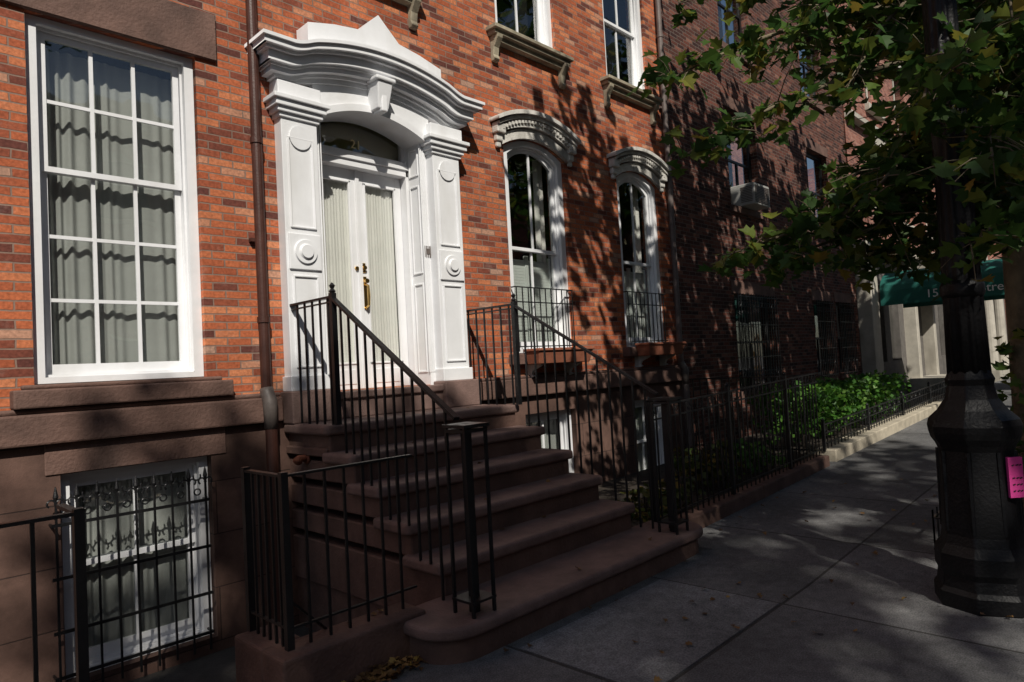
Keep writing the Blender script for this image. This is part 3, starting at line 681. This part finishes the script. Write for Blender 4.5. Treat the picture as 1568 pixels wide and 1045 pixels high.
for e in ((5.2,-5.8,8.2),(4.2,-6.2,8),(5.5,-7,8.8),(8,-5.2,8.8),(9,-4,8),(7,-3.8,8.3),(6.8,-6.5,9.5),(5,-4.4,7.2)):
    o=Vector((TX-.2,TY-.3,5.2+random.random()*2)); e=Vector(e); tb.tube(bez(o,(o+e)/2+Vector((0,0,.6)),e,8),[.07-.007*i for i in range(9)],8)
tb.done('trunk_and_limbs','bark',tree,smooth=True)
SP=[(TX+random.gauss(-.12,.12),TY+random.gauss(.08,.12),random.uniform(.4,1.6)) for _ in range(130)]
leaves('trunk_sprouts',SP,.10,'leaf',tree,True)
def bgtree(x,y,z,h=9,rr=3.2,nc=90,cz=None,rz=None):
    t=empty('street_tree'); b=MB(); cz=cz or z+h*.78; rz=rz or h*.22
    b.tube([(x,y,z),(x+.05,y,z+2),(x-.1,y+.1,z+h*.5),(x,y,z+h*.8)],[.2,.16,.12,.06],12)
    for k in range(7):
        a=k*.9; e=Vector((x+rr*.7*math.cos(a),y+rr*.7*math.sin(a),cz+random.uniform(-.8,.8))); o=Vector((x,y,z+h*.4+k*.15))
        b.tube(bez(o,(o+e)/2+Vector((0,0,.4)),e,6),[.07-.009*i for i in range(7)],6)
    b.done('trunk_and_limbs','bark',t,smooth=True)
    crown([((x,y,cz),(rr,rr,rz),1)],nc,0,.28,'foliage',t,nl=40)
bgtree(15.5,-4.9,.1,9,3.2,50)
bgtree(-5.7,-16.9,-.2,18.6,2.7,125,cz=16.4,rz=1.3)  # unseen tree opposite, added to shade the stoop; crown flattened for that
bgtree(1.2,-16.8,-.2,16.4,3.3,110)  # another unseen tree, added to cast shade on the sidewalk further along
def blob(name,x0,x1,y0,y1,z0,z1,n,size,mat,wob=1.):
    h=empty(name); P=[]
    for _ in range(n):
        x=random.uniform(x0,x1); y=random.uniform(y0,y1); t=random.random()
        zt=z1-.12*wob+.12*wob*math.sin(x*3.1)+.08*wob*math.sin(x*7.7+y*5)
        P.append((x,y,z0+(zt-z0)*t**.5))
    leaves('foliage',P,size,mat,h,False,upb=.3)
    s=MB()
    for _ in range(14): x=random.uniform(x0,x1);y=random.uniform(y0,y1); s.tube([(x,y,z0-.2),(x+.05,y,z1-.15)],.012,5)
    s.done('stems','twig',h)
blob('hedge',10.0,15.2,-1.85,-.9,.15,.98,5600,.08,'hedge',.5)
blob('garden_shrub',7.2,8.0,-1.7,-1.1,-.1,.55,350,.10,'yplant')
blob('garden_shrub',5.8,6.6,-1.9,-1.3,-.15,.2,260,.09,'yplant')
blob('garden_shrub',8.3,9.2,-1.8,-1.2,-.1,.3,260,.09,'hedge')
P=[]
for _ in range(190): P.append((random.gauss(2.22,.17),-2.30+random.gauss(0,.06)-.0,-.19+abs(random.gauss(0,.015))))
for _ in range(90): P.append((random.uniform(1.5,9),random.uniform(-5,-2.3),0))
P=[(x,y,gz(x)+.014+random.random()*.01) if z==0 else (x,y,z) for x,y,z in P]
for k in range(6):
    for _ in range(2): P.append((random.uniform(2.95,5.0),ys[k]+random.uniform(.03,.3),zs[k]+.012))
for _ in range(3): P.append((random.uniform(1.95,2.5),random.uniform(-2.15,-2.0),.06))
fo=leaves('fallen_leaves',P,.045,'fallen',None,True,upb=3)
# ------------------------------------------------------------------ street lamp
lp=empty('street_lamp'); LX,LY=5.31,-4.635; d=MB()
d.lathe((LX,LY,-.2),[(.30,0),(.30,.10),(.28,.13),(.27,.2),(.285,.24),(.28,.34),(.245,.40),(.23,.46),(.215,1.0),(.23,1.04),(.255,1.08),(.265,1.12),(.27,1.16),(.26,1.20),(.20,1.26),(.155,1.33),(.135,1.42),(.145,1.46),(.12,1.52)],8)
d.done('pedestal','lamp',lp,bevel=.012,seg=2)
d=MB(); 
d.lathe((LX,LY,-.2),[(.118,1.5),(.105,2.2),(.098,3.2),(.09,5),(.08,6.5),(.07,7.4)],48,.07,12)
d.lathe((LX,LY,-.2),[(.115,2.0),(.128,2.03),(.128,2.08),(.115,2.11)],32); d.lathe((LX,LY,-.2),[(.11,4.6),(.13,4.65),(.13,4.72),(.11,4.78)],32)
cr=[(LX,LY+.0,7.2)]+[(LX,LY-.75+.75*math.cos(t),7.2+.75*math.sin(t)) for t in [math.pi*i/14 for i in range(1,15)]]
d.tube(cr,[.06-.0015*i for i in range(15)],10)
d.done('shaft_and_crook','lamp',lp,smooth=True)
d=MB(); d.lathe((LX,LY-1.5,6.45),[(.05,.75),(.12,.65),(.24,.5),(.26,.42),(.2,.3),(.12,.1),(.03,0)][::-1],20); d.done('lantern','white2',lp,smooth=True)
d=MB()
for k in range(8):
    t=2*math.pi*k/8; cx,cy=LX+.218*math.cos(t),LY+.218*math.sin(t); d.tube([(cx,cy,.28),(cx-.006*math.cos(t),cy-.006*math.sin(t),.8)],.016,6)
d.done('pedestal_beads','lamp',lp)
fy=empty('pink_flyer'); d=MB()
tv=Vector((.70,-.71,0)).normalized(); nv=Vector((-.71,-.70,0))
c0=Vector((LX,LY,0))+tv*.085+nv*.235
vs=[c0-tv*.045+Vector((0,0,.52)),c0+tv*.045+Vector((0,0,.52)),c0+tv*.045+Vector((0,0,.77)),c0-tv*.045+Vector((0,0,.77))]
d.add([*vs,*[v-nv*.02 for v in vs]],[(0,1,2,3),(7,6,5,4),(0,4,5,1),(1,5,6,2),(2,6,7,3),(3,7,4,0)]); d.done('paper','pink',fy)
d=MB()
for z in (.56,.60,.64,.72): 
    for s0 in (-.025,.0,.02): a=c0+tv*s0+nv*.002; d.bar((a.x,a.y,z),(a.x+tv.x*.014,a.y+tv.y*.014,z+.004),.006)
d.done('print','black',fy)
tp=empty('tree_pit'); d=MB()
def qd(d,x0,x1,y0,y1,z): d.add([(x0,y0,z),(x1,y0,gz(x1)+z-gz(x0)),(x1,y1,gz(x1)+z-gz(x0)),(x0,y1,z)],[(0,1,2,3)])
qd(d,6.0,7.9,-5.6,-4.2,gz(6)+.008); d.done('soil_bed','soil',tp)
d=MB()
z0=gz(7)
for (a,b_) in (((6,-4.2),(7.9,-4.2)),((6,-5.6),(6,-4.2)),((7.9,-5.6),(7.9,-4.2))):
    A=Vector((a[0],a[1],0));B=Vector((b_[0],b_[1],0)); L=(B-A).length; n=int(L/.13)
    d.bar((A.x,A.y,z0+.30),(B.x,B.y,z0+.30),.02,.012); d.bar((A.x,A.y,z0+.06),(B.x,B.y,z0+.06),.02,.012)
    for i in range(n+1):
        p=A.lerp(B,i/n); d.bar((p.x,p.y,z0-.1),(p.x,p.y,z0+.36),.011)
d.done('guard_rail','iron',tp)
blob('ground_cover_plants',6.2,7.7,-5.3,-4.28,-.14,.12,420,.09,'yplant')
# ------------------------------------------------------------------ second building (dark brick)
h2=empty('brick_house'); X2=18.3
hs=[(11.55,13.25,.85,2.62),(15.35,16.35,.95,2.62),(16.75,17.75,.95,2.62),(11.7,12.95,4.25,6.1),(15.6,16.85,4.25,6.1),(11.7,12.95,7.3,9.1),(15.6,16.85,7.3,9.1)]
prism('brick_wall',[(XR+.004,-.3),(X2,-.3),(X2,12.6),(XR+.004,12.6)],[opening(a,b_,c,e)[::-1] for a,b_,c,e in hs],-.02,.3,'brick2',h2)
d=MB(); d.box(XR+.01,X2,-.06,-.02,-.3,.75) ; d.box(XR+.01,X2,-.4,.3,12.6,13.1); d.box(XR+.01,X2,8.9,9.1,-.3,12.6); d.box(XR+.01,X2,.3,9,12.5,12.6); d.done('base_and_cornice','brick2',h2)
for i,(a,b_,c,e) in enumerate(hs):
    d=MB(); d.box(a,b_,.5,.52,c,e); d.done('window_room_%d'%i,'dark',h2)
    d=MB(); d.box(a-.06,b_+.06,-.08,.05,c-.12,c-.003); d.box(a-.08,b_+.08,-.035,.1,e+.003,e+.22); d.done('window_trim_%d'%i,'brown' ,h2)
    prism('sash_%d'%i,opening(a+.01,b_-.01,c,e),[opening(a+.08,(a+b_)/2-.02,c+.07,(c+e)/2-.02)[::-1],opening((a+b_)/2+.02,b_-.08,c+.07,(c+e)/2-.02)[::-1],opening(a+.08,b_-.08,(c+e)/2+.02,e-.07)[::-1]],.1,.05,'iron',h2)
    d=MB(); d.box(a+.05,b_-.05,.12,.124,c+.03,e-.03); d.done('glass_%d'%i,'glass',h2)
    if i<3:
        d=MB(); x=a
        while x<=b_: d.bar((x,-.10,c-.05),(x,-.10,e),.014); x+=.11
        for z in (c,c+.6,c+1.2,e-.05): d.bar((a,-.10,z),(b_,-.10,z),.02,.012)
        x=a+.055
        while x<b_: ring(d,x,-.10,c+.3,.045,.006,seg=8); ring(d,x,-.1,e-.2,.045,.006,seg=8); x+=.11
        d.done('window_grille_%d'%i,'iron',h2)
ac=empty('air_conditioner'); d=MB(); d.box(12.0,12.66,-.34,.12,4.26,4.66); d.done('casing','ac',ac,bevel=.01)
d=MB()
for k in range(11): d.box(12.03,12.63,-.35,-.341,4.30+k*.03,4.315+k*.03)
for k in range(10): d.box(11.992,11.999,-.30,-.08,4.32+k*.03,4.333+k*.03)
d.done('grille','zinc',ac)
# ------------------------------------------------------------------ limestone fronted building
h3=empty('limestone_fronted_building'); X3=40
prism('brick_wall',[(X2+.004,4.2),(X3,4.2),(X3,15.0),(X2+.004,15.0)],[opening(a,a+1.2,z,z+1.9)[::-1] for a in (20.2,23,25.8,28.6,31.4,34.2,37) for z in (5.2,8.2,11.4)],-.05,.3,'brick3',h3)
d=MB()
for a in (20.2,23,25.8,28.6,31.4,34.2,37):
    for z in (5.2,8.2,11.4):
        d.box(a-.12,a+1.32,-.18,.0,z-.2,z-.003); d.box(a-.1,a+1.3,-.16,.0,z+1.903,z+2.15); d.box(a+.57,a+.63,.05,.1,z,z+1.9); d.box(a,a+1.2,.05,.1,z+.92,z+.98)
d.box(X2+.01,X3,-.35,.3,4.0,4.2); d.box(X2+.01,X3,-.5,.3,15.0,15.5); d.box(X2+.01,X3,-.25,.2,7.4,7.55)
d.box(18.35,18.95,-.35,0,.25,4.0); d.box(18.27,19.03,-.45,0,.1,.6); d.box(18.27,19.03,-.42,0,3.6,3.98)
for a in (22.4,27.6,34.0):
    d.box(a-.2,a+2.4,-1.5,-.1,3.4,3.95); d.box(a-.3,a+2.5,-1.6,-.1,3.95,4.1); d.box(a-.2,a+2.4,-1.5,-.1,.1,.55)
    for xx in (a+.1,a+2.1): d.lathe((xx,-1.25,.55),[(.26,0),(.26,.1),(.2,.16),(.17,2.6),(.24,2.72),(.26,2.85)],16)
    for xx in (a,a+2.0): d.box(xx,xx+.25,-.35,0,.5,3.4)
d.done('limestone_trim','cream',h3,bevel=.015)
d=MB()
xs=[19.6,21.0,25.2,26.6,30.4,32.2,37.0,38.6]; x_=X2+.01
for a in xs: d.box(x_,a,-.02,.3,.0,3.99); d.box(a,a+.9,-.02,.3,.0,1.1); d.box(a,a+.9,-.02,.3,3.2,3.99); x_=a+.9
d.box(x_,X3,-.02,.3,0,3.99); d.done('ground_floor_wall','shaded_stone',h3)
d=MB(); d.box(X2+.01,X3,.5,.52,.2,4); d.box(X2+.01,X3,.5,.52,4,15); d.done('window_rooms','dark',h3)
d=MB(); d.box(X2+.01,X3,.14,.144,1.2,3.1);d.box(X2+.01,X3,.14,.144,4.3,14.9); d.done('panes','glass',h3)
d=MB(); d.box(X2+.01,X3,9,9.2,.0,15); d.box(X2+.01,X2+.2,.6,9,12.6,15); d.done('back','brick3',h3)
fx=empty('facade_ironwork'); d=MB()
for z in (8,11.2):
    d.box(27.8,31.6,-1.2,-.35,z,z+.04)
    for zz in (.3,.6,.95): d.bar((27.8,-1.2,z+zz),(31.6,-1.2,z+zz),.03)
    for k in range(20): d.bar((27.8+k*.2,-1.2,z),(27.8+k*.2,-1.2,z+.95),.02)
d.bar((28,-.9,8),(31,-.9,11.2),.3,.05); d.done('fire_escape',plain('red_oxide_iron',(.25,.05,.03),.6,.2,5,.1),fx)
aw=empty('entrance_awning'); d=MB()
ax0,ax1,ay0,ay1=18.9,20.9,-.4,-5.7
vs=[];fs=[];n=12
for y in (ay0,ay1):
    vs+= [(ax0,y,2.55)]+[((ax0+ax1)/2-(ax1-ax0)/2*math.cos(math.pi*i/n),y,2.92+.55*math.sin(math.pi*i/n)) for i in range(n+1)]+[(ax1,y,2.55)]
m_=n+3
for k in range(m_-1): fs.append((k,k+1,m_+k+1,m_+k))
fs.append(tuple(range(m_,2*m_)))
d.add(vs,fs); d.done('canvas','green',aw)
d=MB()
for y in (-3.6,-5.6):
    for x in (ax0+.05,ax1-.05): d.tube([(x,y,gz(x)),(x,y,2.7)],.03,10)
d.done('poles','brass',aw,smooth=True)
RS=Matrix(((0,0,-1),(-1,0,0),(0,1,0)))
text('15',.28,(ax0-.01,-1.55,2.74),RS,'white',aw,'awning_number'); text('Street',.28,(ax0-.01,-2.86,2.75),RS,'white',aw,'awning_lettering')
h4=empty('brick_house'); d=MB(); d.box(X3+.01,75,-.1,9,0,12); d.done('walls','brick',h4)
d=MB()
for x in range(42,74,3):
    for z in (1.5,4.7,7.8): d.box(x,x+1.2,-.16,-.1,z,z+1.9)
d.done('windows','dark',h4)
d=MB()
for x in range(42,74,3):
    for z in (1.5,4.7,7.8): d.box(x-.15,x+1.35,-.22,-.1,z-.2,z-.003); d.box(x-.15,x+1.35,-.22,-.1,z+1.903,z+2.1)
d.done('trim','cream',h4)
h5=empty('brick_house'); d=MB(); d.box(-30,45,-29,-20,-.3,11); d.done('walls','brick3',h5)
d=MB();t=MB()
for i in range(25):
    for z in (1,4.2,7.3): x=-29+i*3; d.box(x,x+1.2,-19.98,-19.94,z,z+2); t.box(x-.15,x+1.35,-19.99,-19.86,z-.2,z-.003); t.box(x-.1,x+1.3,-19.99,-19.88,z+2.003,z+2.25)
t.box(-30,45,-20,-19.5,11,11.4)
d.done('windows','dark',h5); t.done('trim','cream',h5)
# ------------------------------------------------------------------ light
s=Vector((-.6,-1,1.1)).normalized()
su=bpy.data.lights.new('sun','SUN'); su.energy=4.5; su.angle=math.radians(.55); su.color=(1,.94,.84)
so=bpy.data.objects.new('sun',su); C.collection.objects.link(so); so.rotation_euler=s.to_track_quat('Z','Y').to_euler()
w=bpy.data.worlds.new('World'); C.scene.world=w; w.use_nodes=True; nt=w.node_tree; nt.nodes.clear()
sk=nt.nodes.new('ShaderNodeTexSky'); sk.sky_type='NISHITA'; sk.sun_disc=False; sk.sun_elevation=math.asin(s.z); sk.sun_rotation=math.atan2(s.x,s.y)
bg=nt.nodes.new('ShaderNodeBackground'); bg.inputs[1].default_value=.056; wo=nt.nodes.new('ShaderNodeOutputWorld')
nt.links.new(sk.outputs[0],bg.inputs[0]); nt.links.new(bg.outputs[0],wo.inputs[0])
C.scene.view_settings.view_transform='Standard'; C.scene.view_settings.look='None'; C.scene.view_settings.exposure=0
# ------------------------------------------------------------------ camera
vx=np.array([1006,-14.5,1035.]);vx/=np.linalg.norm(vx); r=-.055; p=-(vx[0]*r-vx[1])/vx[2]
up=np.array([r,-1,p]);up/=np.linalg.norm(up); vy=np.cross(up,vx); vy=vy if vy[2]>0 else -vy
R=np.stack([vx,vy,up])
right,down,fwd=Vector(R[:,0]),Vector(R[:,1]),Vector(R[:,2])
cd=bpy.data.cameras.new('camera'); cd.sensor_width=36; cd.lens=1035/1568*36; cd.clip_end=1000; cd.clip_start=.05
co=bpy.data.objects.new('camera',cd); C.collection.objects.link(co)
mw=Matrix((( right.x,-down.x,-fwd.x,0),(right.y,-down.y,-fwd.y,-5.6),(right.z,-down.z,-fwd.z,1.5),(0,0,0,1)))
co.matrix_world=mw; C.scene.camera=co
